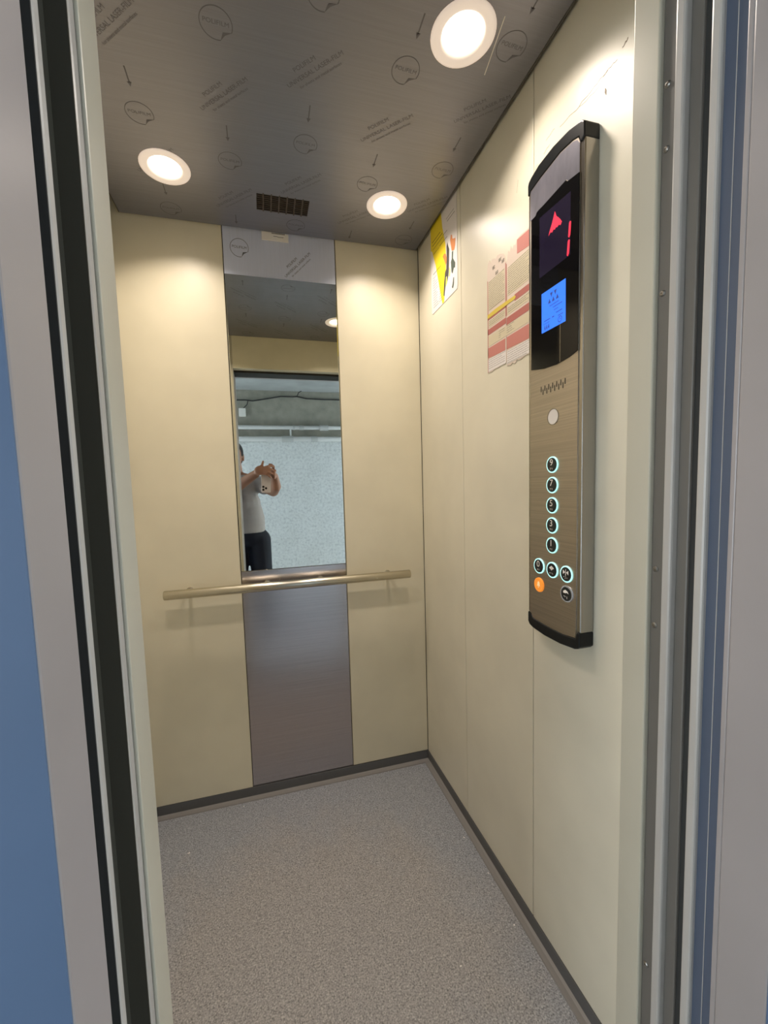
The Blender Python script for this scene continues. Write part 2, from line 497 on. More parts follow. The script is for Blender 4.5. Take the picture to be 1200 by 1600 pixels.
# landing frame (both jambs and the head)
t1 = struct('trim_1', B(OL-.12, OL, -1.281, -1.224, -.05, 2.12), 'frame', bevel=.002)
tag(t1, 'grey painted landing door frame, left jamb')
struct('frame_front', B(OL-.12, OL-.0006, -1.2822, -1.2808, -.05, 2.12), 'landing', t1)  # thin sheet on the grey jamb, coloured with the blue daylight
struct('frame_lip', B(OL-.05, OL, -1.208, -1.195, -.05, 2.05), 'edge', t1, bevel=.003)
struct('frame_slot', B(OL-.05, OL-.012, -1.224, -1.208, -.05, 2.05), 'gasket', t1)
t2 = struct('trim_2', B(OR, OR+.12, -1.274, -1.2181, -.05, 2.12), 'frame', bevel=.002)
tag(t2, 'grey painted landing door frame, right jamb')
struct('frame_front', B(OR+.0006, OR+.12, -1.2752, -1.2738, -.05, 2.12), 'landing', t2)  # blue daylight coloured onto the right jamb front too
struct('frame_lip', B(OR, OR+.05, -1.1842, -1.1713, -.05, 2.05), 'edge', t2, bevel=.003)
struct('frame_slot', B(OR+.007, OR+.05, -1.2113, -1.1842, -.05, 2.05), 'slate', t2)  # dark slate blue channel base
struct('slot_seam', B(OR+.0062, OR+.0072, -1.198, -1.1972, -.05, 2.05), 'edge', t2)
struct('frame_arris', B(OR+.0005, OR+.05, -1.2181, -1.2113, -.05, 2.05), 'frame', t2, bevel=.0015)
t3 = struct('trim_3', B(OL, OR, -1.274, -1.224, 1.908, 2.12), 'frame', bevel=.002)
struct('leaf_head', B(OL, OR, -1.222, -1.114, 1.901, 2.12), 'gap', t3)
# sills
struct('trim_4', B(OL-.1, OR+.1, -1.274, -1.1135, -.05, ZF), 'chrome')

# ------------------------------------------------------------------ landing outside
LY = -2.9
struct('wall_landing', B(-2.6, OL-.12, -1.278, -1.245, -.05, 2.21), 'landing')
struct('wall_landing_right', B(OR+.12, 1.9, -1.278, -1.245, -.05, 2.21), 'landing')
struct('wall_landing_top', B(OL-.12, OR+.12, -1.278, -1.245, 2.12, 2.21), 'landing')
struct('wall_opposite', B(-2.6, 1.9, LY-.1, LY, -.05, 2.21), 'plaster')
struct('ceiling_landing', B(-2.6, 1.9, LY-.1, -1.245, 2.21, 2.3), 'conc')
struct('floor_landing', B(-2.6, 1.9, LY-.1, -1.274, -.12, ZF), 'conc')
def end_wall(x0, x1, n):
    w = struct('wall_end_'+n, B(x0, x1, LY-.1, -1.245, -.12, .02), 'landing')
    for a, b in ((LY-.1, LY+.12), (-1.42, -1.245)):
        struct('pier', B(x0, x1, a, b, .02, 2.3), 'landing', w)
    struct('lintel', B(x0, x1, LY+.12, -1.42, 2.05, 2.3), 'landing', w)
    f = bmesh.new(); xm = (x0+x1)/2
    y0, y1 = LY+.12, -1.42
    for y in (y0+.02, (y0+y1)/2, y1-.02): box(f, xm-.02, xm+.02, y-.02, y+.02, .02, 2.05)
    box(f, xm-.02, xm+.02, y0, y1, .02, .06); box(f, xm-.02, xm+.02, y0, y1, 2.01, 2.05)
    struct('added_window_'+('1' if n == 'left' else '2'), f, 'white')  # unseen window frame, added as an opening to let daylight onto the landing
end_wall(-2.72, -2.6, 'left'); end_wall(1.9, 2.02, 'right')

# ------------------------------------------------------------------ mirror
mr = obj('mirror', B(s1+.002, s2-.002, -.003, .008, .8745, 1.941), 'mirror', bevel=.0012)
tag(mr, 'tall narrow mirror set in the middle of the back wall above the handrail', 'mirror')

# ------------------------------------------------------------------ handrail
hr = empty('handrail', (-.536, 0, .8215))
tag(hr, 'round brushed steel handrail running across the back wall below the mirror', 'handrail')
bm = bmesh.new()
lathe(bm, axisframe((-.9885, -.056, .8215), (1, 0, 0)), [(0, 0), (.0145, 0), (.0164, .0018), (.0164, .9012), (.0145, .903), (0, .903)], 40)
bar = obj('bar', bm, 'rail', smooth=False); put(hr, bar)
for p in bar.data.polygons:
    if abs(p.normal.x) < .5: p.use_smooth = True
for x in (-.913, -.642, -.44, -.164):
    bm = bmesh.new(); tube(bm, (x, -.05, .8215), (x, 0, .8215), .0065)
    lathe(bm, axisframe((x, 0, .8215), (0, -1, 0)), [(0, 0), (.0115, 0), (.0115, .003), (.008, .004), (0, .004)])
    b_ = obj('bracket', bm, 'rail', smooth=False); put(hr, b_)

# ------------------------------------------------------------------ downlights
DF = lambda x, y: frame((1, 0, 0), (0, -1, 0), (0, 0, -1), (x, y, ZC))
LAB = ['downlight nearest the right wall above the control panel, the largest in view',
       'glowing downlight over the left back part of the ceiling',
       'smallest glowing downlight, near the back right corner of the ceiling',
       'downlight over the front left part of the cabin, above the frame of the photo']
for (x, y), lab in zip(LIGHTS, LAB):
    d = empty('downlight', (x, y, ZC))
    tag(d, lab, 'ceiling light', 'round downlights in the cabin ceiling')
    bm = bmesh.new()
    lathe(bm, frame((1, 0, 0), (0, -1, 0), (0, 0, -1), (0, 0, 0)),
          [(.0425, -.012), (.0440, .001), (.0475, .0032), (.0600, .0036), (.0665, .0016), (.0670, .0002), (.0570, .0002), (.0560, -.014), (.0425, -.014), (.0425, -.012)], 48)
    r_ = obj('rim', bm, 'ring', d, smooth=True)
    bm = bmesh.new()
    lathe(bm, frame((1, 0, 0), (0, -1, 0), (0, 0, -1), (0, 0, 0)), [(0, -.0042), (.030, -.0047), (.0424, -.006), (.0424, -.010), (0, -.010)], 48)
    obj('diffuser', bm, 'lamp', d, smooth=True)
    ld = bpy.data.lights.new('lamp_light', 'AREA'); ld.shape = 'DISK'; ld.size = .080; ld.spread = math.radians(SPREAD)
    ld.energy = LAMP_W; ld.color = (1, .875, .765)
    lo = bpy.data.objects.new('lamp_light', ld); COL.objects.link(lo); lo.parent = d; lo.location = (0, 0, -.0001)

# ------------------------------------------------------------------ ventilation grille
g = empty('ventilation_grille', ((GR[0]+GR[1])/2, (GR[2]+GR[3])/2, ZC))
tag(g, 'small rectangular slotted ventilation grille in the ceiling near the back wall', 'vent')
put(g, obj('shadow_box', B(GR[0], GR[1], GR[2], GR[3], ZC+.0065, ZC+.02), 'grdark'))
bm = bmesh.new()
for i in range(8):
    x = GR[0] + (GR[1]-GR[0])*i/7
    if 0 < i < 7: box(bm, x-.0022, x+.0022, GR[2], GR[3], ZC-.0006, ZC+.005)
for j in range(9):
    y = GR[2] + (GR[3]-GR[2])*(j+.5)/9
    box(bm, GR[0], GR[1], y-.0012, y+.0012, ZC+.001, ZC+.004)
put(g, obj('slats', bm, 'grslat'))

# ------------------------------------------------------------------ sticker above the mirror
st = empty('sticker', (-.552, -.002, 2.085))
tag(st, 'small cream label with a dark arrow mark at the top of the film covered panel', 'sticker')
bm = bmesh.new(); slab(bm, BW, [(-.599, 2.0725), (-.505, 2.072), (-.5045, 2.099), (-.599, 2.100)], -.0018, .004)
put(st, obj('label_plate', bm, 'white', bevel=.0006))
bm = bmesh.new()
for a, b in ((-.563, 2.0955), ):
    for k in range(9): slab(bm, BW, [(a+k*.0052, b-.001), (a+k*.0052+.0036, b-.001), (a+k*.0052+.0036, b+.0025), (a+k*.0052, b+.0025)], .004, .0043)
stroke(bm, BW, [(-.558, 2.0865), (-.545, 2.0865), (-.540, 2.0848), (-.522, 2.0855)], .0014, .004, .0043)
put(st, obj('small_print', bm, 'ink'))

# ------------------------------------------------------------------ safety poster near the corner
po = empty('safety_poster', (0, -.236, 1.805))
tag(po, 'white and yellow safety poster stuck high on the right wall by the back corner', 'poster')
bm = bmesh.new(); slab(bm, RW, rp([(-.129, 2.13), (-.130, 1.811), (-.138, 1.8035), (-.334, 1.806), (-.339, 1.82), (-.338, 2.13)]), .0002, .0012)
put(po, obj('sheet', bm, 'paper'))
def print_part(par, name, m, polys, h0=.0012, h1=.0015, F=RW):
    for p in polys:
        bm = bmesh.new(); slab(bm, F, rp(p), h0, h1)
        put(par, obj(name, bm, m))
print_part(po, 'yellow_wedge', 'yellow', [[(-.131, 2.125), (-.218, 2.125), (-.232, 2.052), (-.254, 1.988), (-.258, 1.94), (-.253, 1.896), (-.244, 1.845), (-.236, 1.806), (-.222, 1.806), (-.171, 1.96), (-.143, 2.022), (-.131, 2.03)]])
print_part(po, 'gloved_hand', 'orangep', [[(-.29, 1.981), (-.296, 1.993), (-.303, 1.990), (-.307, 1.975), (-.327, 1.966), (-.329, 1.972), (-.325, 1.945), (-.318, 1.934), (-.300, 1.941)],
                                   [(-.231, 1.959), (-.244, 1.962), (-.256, 1.955), (-.265, 1.93), (-.254, 1.918), (-.243, 1.940)]], .0015, .0017)
print_part(po, 'worker_figure', 'ink', [[(-.262, 1.974), (-.269, 1.985), (-.274, 1.972), (-.282, 1.956), (-.279, 1.92), (-.277, 1.895), (-.272, 1.875), (-.263, 1.86), (-.262, 1.88), (-.254, 1.88), (-.248, 1.85), (-.240, 1.824), (-.233, 1.829), (-.240, 1.87), (-.248, 1.899), (-.258, 1.905), (-.262, 1.937)]], .0015, .0018)
print_part(po, 'second_figure', 'green', [[(-.302, 1.936), (-.311, 1.937), (-.308, 1.914), (-.324, 1.892), (-.322, 1.878), (-.313, 1.881), (-.303, 1.868), (-.297, 1.875), (-.293, 1.909), (-.299, 1.915)],
                                   [(-.309, 1.852), (-.314, 1.852), (-.312, 1.832), (-.306, 1.820), (-.298, 1.826), (-.304, 1.835)]], .0015, .0018)
print_part(po, 'lime_patch', 'lime', [[(-.254, 1.880), (-.266, 1.876), (-.262, 1.858), (-.250, 1.850)], [(-.282, 1.9), (-.288, 1.888), (-.284, 1.868), (-.276, 1.873)]], .0015, .0017)
bm = bmesh.new()
for a, b, z, w in ((-.145, -.215, 2.051, .002), (-.147, -.232, 2.038, .002), (-.15, -.235, 2.024, .0012), (-.208, -.268, 2.006, .0014), (-.155, -.205, 2.006, .001), (-.235, -.268, 2.026, .0012), (-.27, -.325, 2.051, .0014), (-.262, -.320, 2.062, .001), (-.149, -.216, 1.939, .0016)):
    stroke(bm, RW, [(-a, z), (-b, z-.002)], w, .0017, .0019)
for k in range(13):
    z = 1.925-.0085*k
    y1 = -.205-.022*(k/12)
    stroke(bm, RW, [(.147, z), (min(.19, .165+.03*random.random()), z-.001)], .0009, .0013, .0016)
    stroke(bm, RW, [(.196, z), (-y1, z-.001)], .0008, .0017, .0019)
put(po, obj('small_print', bm, 'ink'))

# ------------------------------------------------------------------ torn rules notice
no = empty('rules_notice', (0, -.607, 1.49))
tag(no, 'faded red and cream rules notice with torn top edge, left of the control panel', 'notice')
left = [(-.5175, 1.773), (-.522, 1.787), (-.530, 1.791), (-.537, 1.778), (-.541, 1.788), (-.552, 1.785), (-.561, 1.779), (-.568, 1.784), (-.582, 1.781), (-.596, 1.774), (-.603, 1.765), (-.6085, 1.745),
        (-.6085, 1.494), (-.598, 1.4905), (-.588, 1.4935), (-.570, 1.489), (-.558, 1.4925), (-.540, 1.488), (-.5165, 1.4895)]
right = [(-.6105, 1.745), (-.615, 1.752), (-.619, 1.769), (-.625, 1.760), (-.631, 1.774), (-.637, 1.763), (-.643, 1.770), (-.650, 1.766), (-.656, 1.776), (-.672, 1.778), (-.688, 1.776), (-.712, 1.776),
         (-.712, 1.484), (-.690, 1.486), (-.668, 1.4815), (-.655, 1.486), (-.648, 1.478), (-.636, 1.484), (-.628, 1.480), (-.6105, 1.484)]
bm = bmesh.new(); slab(bm, RW, rp(left), .0002, .001); put(no, obj('left_sheet', bm, 'pinkw'))
bm = bmesh.new(); slab(bm, RW, rp(right), .0002, .001); put(no, obj('right_sheet', bm, 'pinkw'))
def quad(y0, y1, z0, z1, z0b=None, z1b=None):
    return [(y0, z0), (y1, z0b if z0b is not None else z0), (y1, z1b if z1b is not None else z1), (y0, z1)]
print_part(no, 'red_band', 'dred', [quad(-.646, -.711, 1.633, 1.6485), quad(-.518, -.6085, 1.6335, 1.637), quad(-.518, -.6085, 1.593, 1.608), quad(-.6105, -.711, 1.587, 1.605),
    quad(-.518, -.5205, 1.49, 1.74), quad(-.606, -.6085, 1.61, 1.745), quad(-.6105, -.6125, 1.61, 1.74)], .001, .0013)
print_part(no, 'pink_band', 'pinkr', [quad(-.518, -.6045, 1.530, 1.557, 1.525, 1.556), quad(-.6105, -.711, 1.525, 1.556, 1.521, 1.5555), quad(-.657, -.711, 1.741, 1.774, 1.733, 1.771)], .001, .0013)
print_part(no, 'yellow_band', 'ochre', [[(-.518, 1.638), (-.6085, 1.6375), (-.648, 1.637), (-.652, 1.641), (-.648, 1.646), (-.56, 1.650), (-.518, 1.6485)]], .0013, .0017)
print_part(no, 'cream_field', 'creamp', [quad(-.523, -.603, 1.658, 1.735), quad(-.616, -.708, 1.658, 1.728), quad(-.523, -.603, 1.613, 1.63), quad(-.614, -.708, 1.611, 1.629), quad(-.522, -.709, 1.561, 1.589, 1.560, 1.583)], .001, .0013)
print_part(no, 'white_field', 'paper', [quad(-.520, -.6075, 1.492, 1.526), quad(-.612, -.711, 1.487, 1.520)], .001, .0013)
bm = bmesh.new()
def dashes(y0, y1, z0, z1, step, w=.0011, fill=.86):
    z = z1
    while z > z0:
        y = y0; end = y1 + (.02*random.random() if random.random() < .3 else 0)
        while y > end:
            L = random.uniform(.003, .012)
            stroke(bm, RW, [(-y, z), (-max(y-L, end), z)], w, .0013, .00155); y -= L + random.uniform(.0012, .0025)
        z -= step
dashes(-.525, -.601, 1.660, 1.733, .0052); dashes(-.526, -.600, 1.614, 1.628, .005)
dashes(-.575, -.603, 1.564, 1.584, .0055); dashes(-.523, -.605, 1.494, 1.523, .0058, .0009)
for y, z in ((-.545, 1.765), (-.575, 1.77), (-.59, 1.76), (-.56, 1.745)): dashes(y, y-.012, z-.008, z, .003, .0015)
put(no, obj('small_print', bm, 'dash'))
bm = bmesh.new()
dashes(-.618, -.706, 1.660, 1.726, .0052); dashes(-.617, -.706, 1.613, 1.627, .005)
dashes(-.612, -.645, 1.564, 1.584, .0055); dashes(-.614, -.709, 1.489, 1.517, .0055, .0009)
put(no, obj('small_print', bm, 'dash'))

# ------------------------------------------------------------------ control panel
cp = empty('control_panel', (0, -.832, 1.34))
tag(cp, 'tall steel lift control panel with black end caps and lit buttons on the right wall', 'control panel')
YA, YB = -.7475, -.914
top_in = [(YA, 1.8095), (-.7545, 1.8095), (-.7565, 1.8145), (-.7931, 1.8206), (-.851, 1.8256), (-.885, 1.821), (-.9004, 1.8155), (-.9037, 1.8060), (YB, 1.8085)]
bot_in = [(YB, .8660), (-.9060, .8665), (-.9024, .8525), (-.8672, .8485), (-.8163, .8495), (-.770, .8530), (-.7630, .8550), (-.7600, .8655), (YA, .8658)]
bm = bmesh.new(); slab(bm, RW, rp(top_in + bot_in), 0, .0335)
put(cp, obj('housing', bm, 'chrome', bevel=.0035, seg=3))
pt = [(-.7550, 1.8085), (-.7575, 1.8140), (-.7931, 1.8200), (-.851, 1.8250), (-.885, 1.8205), (-.8985, 1.8160), (-.9030, 1.8050)]
pb = [(-.9030, .8670), (-.9010, .8535), (-.8672, .8495), (-.8163, .8505), (-.770, .8540), (-.7640, .8560), (-.7550, .8665)]
bm = bmesh.new(); slab(bm, RW, rp(pt + pb), .0330, .0350)
plate = obj('face_plate', bm, 'plate'); put(cp, plate)
caps = ([(YA, 1.8090), (-.7550, 1.8090), (-.7570, 1.8140), (-.7931, 1.8201), (-.851, 1.8251), (-.885, 1.8205), (-.8999, 1.8150), (-.9032, 1.8035), (-.9085, 1.8035), (YB, 1.8080),
         (YB, 1.8345), (-.9080, 1.8395), (-.9001, 1.8425), (-.8753, 1.8490), (-.8304, 1.8530), (-.7846, 1.8500), (-.7600, 1.8425), (-.7500, 1.8370), (YA, 1.8300)],
        [(YA, .8660), (-.7605, .8660), (-.7635, .8555), (-.770, .8535), (-.8163, .8500), (-.8672, .8490), (-.9020, .8530), (-.9055, .8670), (YB, .8665),
         (YB, .8375), (-.9085, .8325), (-.9000, .8290), (-.8577, .8245), (-.8055, .8250), (-.7650, .8300), (-.7530, .8345), (YA, .8420)])
for c in caps:
    bm = bmesh.new(); slab(bm, RW, rp(c), 0, .0362)
    put(cp, obj('end_cap', bm, 'black', bevel=.003, seg=3))
# ragged protective film left above the display
bm = bmesh.new()
fl = [(-.7580, 1.8125), (-.7931, 1.8185), (-.851, 1.8235), (-.885, 1.8190), (-.8960, 1.8135), (-.9025, 1.8040), (-.9025, 1.7530), (-.872, 1.7580), (-.868, 1.7632), (-.80, 1.7590), (-.787, 1.7592), (-.779, 1.7582), (-.775, 1.7530), (-.7560, 1.7525)]
slab(bm, RW, rp(fl), .0350, .0354)
f_ = obj('protective_film', bm, 'pfilm'); put(cp, f_); tag(f_, 'wrinkled grey protective film')
gl = [(-.7610, 1.7515), (-.775, 1.7520), (-.779, 1.7570), (-.787, 1.7580), (-.80, 1.7578), (-.868, 1.7620), (-.872, 1.7570), (-.9030, 1.7520),
      (-.9030, 1.4275), (-.8799, 1.4215), (-.8431, 1.4175), (-.803, 1.4200), (-.7810, 1.4240), (-.7610, 1.4285)]
bm = bmesh.new(); slab(bm, RW, rp(gl), .0350, .0362)
glass = obj('display_glass', bm, 'glassb'); put(cp, glass); tag(glass, 'glossy black display glass')
def sub(name, m, polys, h0, h1, par=glass, **k):
    bm = bmesh.new()
    for p in polys: slab(bm, RW, rp(p), h0, h1)
    o = obj(name, bm, m, **k); o.parent = par
    o.matrix_parent_inverse = Matrix.Translation(cp.location).inverted() @ Matrix.Identity(4) if False else par.matrix_parent_inverse.copy()
    o.matrix_parent_inverse = Matrix.Identity(4)
    return o
sub('floor_screen', 'screen', [[(-.789, 1.739), (-.881, 1.733), (-.8815, 1.6155), (-.789, 1.6150)]], .0362, .0364)
arrow = [(-.8370, 1.7235), (-.8420, 1.7110), (-.8470, 1.7060), (-.8530, 1.6985), (-.8575, 1.6915), (-.8535, 1.6870), (-.8485, 1.6905), (-.8440, 1.6885), (-.8400, 1.6905), (-.8370, 1.6880), (-.8330, 1.6905), (-.8290, 1.6870), (-.8240, 1.6900), (-.8180, 1.6860), (-.8210, 1.6930), (-.8290, 1.7060)]
sub('direction_arrow', 'red', [arrow], .0364, .0366)
sub('floor_digit', 'red', [[(-.8800, 1.6790), (-.8775, 1.6765), (-.8752, 1.6520), (-.8780, 1.6490), (-.8812, 1.6530), (-.8830, 1.6765)],
                           [(-.8770, 1.6465), (-.8742, 1.6440), (-.8718, 1.6190), (-.8745, 1.6160), (-.8780, 1.6205), (-.8800, 1.6440)]], .0364, .0366)
sub('lcd_screen', 'blue', [[(-.7962, 1.5787), (-.8690, 1.5775), (-.8695, 1.4950), (-.7970, 1.4960)]], .0362, .0365)
def tri(y, z, s, up=True):
    k = 1 if up else -1
    return [(y-s, z-k*s), (y+s, z-k*s), (y, z+k*s*1.25)]
sy = []
for y in (-.8275, -.8395): sy.append(tri(y, 1.5650, .0042, False))
for y in (-.8215, -.8335, -.8455): sy.append(tri(y, 1.5535, .0042))
for a, b, z, w in ((-.822, -.850, 1.5440, .0014), (-.832, -.860, 1.5375, .0014), (-.835, -.848, 1.5310, .0012), (-.842, -.860, 1.5235, .0016), (-.805, -.824, 1.5190, .0016), (-.830, -.836, 1.5190, .0022), (-.848, -.862, 1.5150, .0014), (-.803, -.822, 1.5130, .0010)):
    sy.append([(a, z), (b, z), (b, z-w), (a, z-w)])
for y in (-.8075, -.8135, -.8195): sy += [[(y-.0016, 1.5000), (y+.0016, 1.5000), (y+.0016, 1.5060), (y-.0016, 1.5060)], [(y-.001, 1.5068), (y+.001, 1.5068), (y+.001, 1.5088), (y-.001, 1.5088)]]
bm = bmesh.new()
for p in sy: slab(bm, RW, rp(p), .0365, .0367)
ringslab(bm, RW, .8535, 1.5055, .0050, .0062, .0365, .0367, 20)
stroke(bm, RW, [(.8535, 1.5095), (.8535, 1.5055), (.8565, 1.5055)], .001, .0365, .0367)
o = obj('lcd_symbols', bm, 'lcdink'); o.parent = glass
sub('glass_seam', 'rail', [[(-.8536, 1.4952), (-.8544, 1.4952), (-.8544, 1.4195), (-.8536, 1.4195)]], .0361, .03635)
# speaker slots
bm = bmesh.new()
for i in range(13):
    y = -.7940-.0740*i/12; z = 1.3745 + (.0035 if i % 2 == 0 else -.0035)
    slab(bm, RW, [(-y + .00135*math.cos(t), z + .0048*(1 if math.sin(t) > 0 else -1) + .00135*math.sin(t)) for t in [2*PI*k/12+.01 for k in range(12)]], .0349, .0352)
put(cp, obj('speaker_slots', bm, 'gap'))
# round frosted cover
bm = bmesh.new(); ringslab(bm, RW, .8322, 1.3125, .0158, .0176, .0348, .0356)
put(cp, obj('cover_ring', bm, 'screw'))
bm = bmesh.new(); slab(bm, RW, circ(.8322, 1.3125, .0160), .0348, .0352)
put(cp, obj('frosted_cover', bm, 'frost'))
# buttons
def button(y, z, mark, kind='lit'):
    L = []
    bm = bmesh.new()
    if kind == 'bell':
        slab(bm, RW, circ(-y, z, .0155), .0350, .0375)
        b_ = obj('push_button', bm, 'orange', bevel=.001); put(cp, b_); tag(b_, 'orange alarm button with a bell')
    else:
        slab(bm, RW, circ(-y, z, .0149), .0350, .0378)
        b_ = obj('push_button', bm, 'cap', bevel=.0008); put(cp, b_)
    bm = bmesh.new()
    if kind != 'bell': ringslab(bm, RW, -y, z, .0150, .0176, .0350, .0370)
    else: ringslab(bm, RW, -y, z, .0156, .0165, .0350, .0368)
    r_ = obj('button_ring', bm, {'lit': 'ringl', 'off': 'ringw', 'bell': 'orange'}[kind]); r_.parent = b_
    bm = bmesh.new(); h = .0381; F = RW @ Matrix.Translation((-y, z, 0))
    if mark.isdigit():
        text(bm, F, mark, .0200, -.0008, .0042, 0, h, 1.1)
        for dx, dy in ((-.004, -.0075), (-.0015, -.0075), (.002, -.0075), (-.004, -.010), (.002, -.0095)): slab(bm, F, circ(dx, dy, .0007, 8), .0378, .0382)
    elif mark == 'bell':
        slab(bm, F, [(-.0055, -.003), (-.004, 0), (-.0035, .005), (0, .0085), (.0035, .005), (.004, 0), (.0055, -.003)], .0375, .0379)
        slab(bm, F, circ(0, -.0055, .0016, 10), .0375, .0379)
    elif mark == 'open':
        slab(bm, F, [(-.0015, .0085), (-.0015, .0005), (-.0075, .0045)], .0378, .0382)
        slab(bm, F, [(.0015, .0005), (.0015, .0085), (.0075, .0045)], .0378, .0382)
        slab(bm, F, [(-.0008, -.0005), (.0008, -.0005), (.0008, .0095), (-.0008, .0095)], .0378, .0382)
        for dx, dy in ((-.005, -.007), (.001, -.0065), (.004, -.008)): slab(bm, F, circ(dx, dy, .0009, 8), .0378, .0382)
    elif mark == 'close':
        slab(bm, F, [(-.0078, .0085), (-.0078, -.0005), (-.0015, .004)], .0378, .0382)
        slab(bm, F, [(.0078, -.0005), (.0078, .0085), (.0015, .004)], .0378, .0382)
        slab(bm, F, [(-.0007, -.003), (.0007, -.003), (.0007, .0105), (-.0007, .0105)], .0378, .0382)
        for dx, dy in ((-.005, -.006), (0, -.0055), (.004, -.0075), (-.001, -.009)): slab(bm, F, circ(dx, dy, .0009, 8), .0378, .0382)
    elif mark == 'fan':
        slab(bm, F, [(-.0075, .0015), (-.0075, .0055), (-.002, .0085), (.004, .0065), (.0080, .0015), (.003, .0030), (-.001, .0015)], .0378, .0382)
        for dx, dy in ((-.005, -.005), (-.002, -.006), (.003, -.006), (.003, -.009)): slab(bm, F, circ(dx, dy, .0009, 8), .0378, .0382)
    m_ = obj('button_mark', bm, 'gold' if kind == 'bell' else 'mark'); m_.parent = b_
for i, d in enumerate('97531'): button(-.832, 1.2112-.0437*i, d)
button(-.7893, .9832, '0'); button(-.8333, .9820, 'open'); button(-.8765, .9815, 'close')
button(-.7893, .9393, 'bell', 'bell'); button(-.8777, .9397, 'fan', 'off')

# ------------------------------------------------------------------ pipes and cable on the opposite landing wall
def pipe(z, r, lab, fits):
    p = empty('water_pipe', (0, LY+.05, z)); tag(p, lab, 'pipe', 'white pipes along the landing wall')
    bm = bmesh.new(); tube(bm, (-2.59, LY+.05, z), (1.89, LY+.05, z), r, n=24)
    b_ = obj('pipe_run', bm, 'pipe'); put(p, b_)
    for q in b_.data.polygons:
        if abs(q.normal.x) < .5: q.use_smooth = True
    for x, L, rr in fits:
        bm = bmesh.new(); lathe(bm, axisframe((x-L/2, LY+.05, z), (1, 0, 0)), [(0, 0), (rr, 0), (rr, L), (0, L)], 24)
        put(p, obj('coupling', bm, 'fit'))
    for x in (-1.6, -.45, .6, 1.4):
        bm = bmesh.new(); box(bm, x-.012, x+.012, LY-.003, LY+.05, z-.01, z+.01)
        put(p, obj('pipe_clip', bm, 'fit'))
pipe(1.822, .021, 'upper of the two white water pipes on the landing wall, seen in the mirror', [(-.22, .05, .026), (.02, .09, .030), (-.30, .02, .025)])
pipe(1.703, .026, 'lower of the two white water pipes on the landing wall, seen in the mirror', [(-.36, .10, .033), (-.42, .02, .031), (-.09, .07, .031)])
bm = bmesh.new(); tube(bm, (-.335, LY+.05, 1.703), (-.335, LY+.05, 1.822), .009)
tag(obj('pipe_riser', bm, 'pipe'), 'short upright pipe linking the two water pipes in the mirror', 'pipe')
cpts = [(-1.6, 2.13), (-1.0, 2.10), (-.78, 2.105), (-.70, 2.098), (-.55, 2.125), (-.42, 2.150), (-.30, 2.150), (-.25, 2.155), (-.15, 2.135), (.05, 2.130), (.5, 2.135), (1.5, 2.12)]
bm = bmesh.new(); polytube(bm, [(x, LY+.012, z) for x, z in cpts], .006)
polytube(bm, [(-.75, LY+.014, 2.10), (-.76, LY+.014, 2.06), (-.80, LY+.014, 2.02)], .004)
polytube(bm, [(-.25, LY+.014, 2.155), (-.23, LY+.014, 2.195), (-.2, LY+.03, 2.21)], .004)
tag(obj('cable', bm, 'cable'), 'black cable sagging along the top of the landing wall, seen in the mirror', 'cable')
bm = B(-.845, -.778, LY-.003, LY+.035, 1.935, 2.018)
tag(obj('junction_box', bm, 'white', bevel=.004), 'small white junction box on the landing wall, seen in the mirror', 'junction box')

# ------------------------------------------------------------------ crumbs on the floor
CR_L = [('white paint crumb on the floor nearest the back right corner', -.041, -.408, .0030), ('white crumb on the floor by the right edge, second from the back', -.030, -.545, .0025),
        ('white crumb on the floor by the right edge, nearest the viewer', -.041, -.696, .0028), ('white crumb on the grey floor a hand away from the right edge', -.223, -.74, .0024),
        ('pale crumb alone on the left part of the cabin floor', -.937, -.196, .0034), ('tiny pale crumb beside the back skirting, left of the middle', -.77, -.040, .0024)]
for lab, x, y, r in CR_L:
    bm = bmesh.new(); bmesh.ops.create_icosphere(bm, subdivisions=1, radius=r)
    for v in bm.verts: v.co = Vector((v.co.x*random.uniform(.8, 1.6), v.co.y*random.uniform(.6, 1.1), v.co.z*.5))
    o = obj('crumb', bm, 'paper'); o.location = (x, y, ZF+r*.42); o.rotation_euler.z = random.uniform(0, 3)
    tag(o, lab, 'crumb', 'pale crumbs on the cabin floor')

# ------------------------------------------------------------------ camera
CP = Vector((-0.636170, -1.579593, 1.175932)); CR = Vector((0.964386, -0.262762, -0.030277)); CU = Vector((0.050030, 0.068813, 0.996374)); CW = Vector((0.259726, 0.962404, -0.079509))
cd = bpy.data.cameras.new('camera'); cam = bpy.data.objects.new('camera', cd); COL.objects.link(cam)
cam.matrix_world = frame(CR, CU, -CW, CP)
cd.sensor_fit = 'HORIZONTAL'; cd.sensor_width = 36; cd.lens = 634.451*36/1200
cd.shift_x = (600-585.717)/1200; cd.shift_y = (810.873-800)/1200
cd.clip_start = .005
S.camera = cam

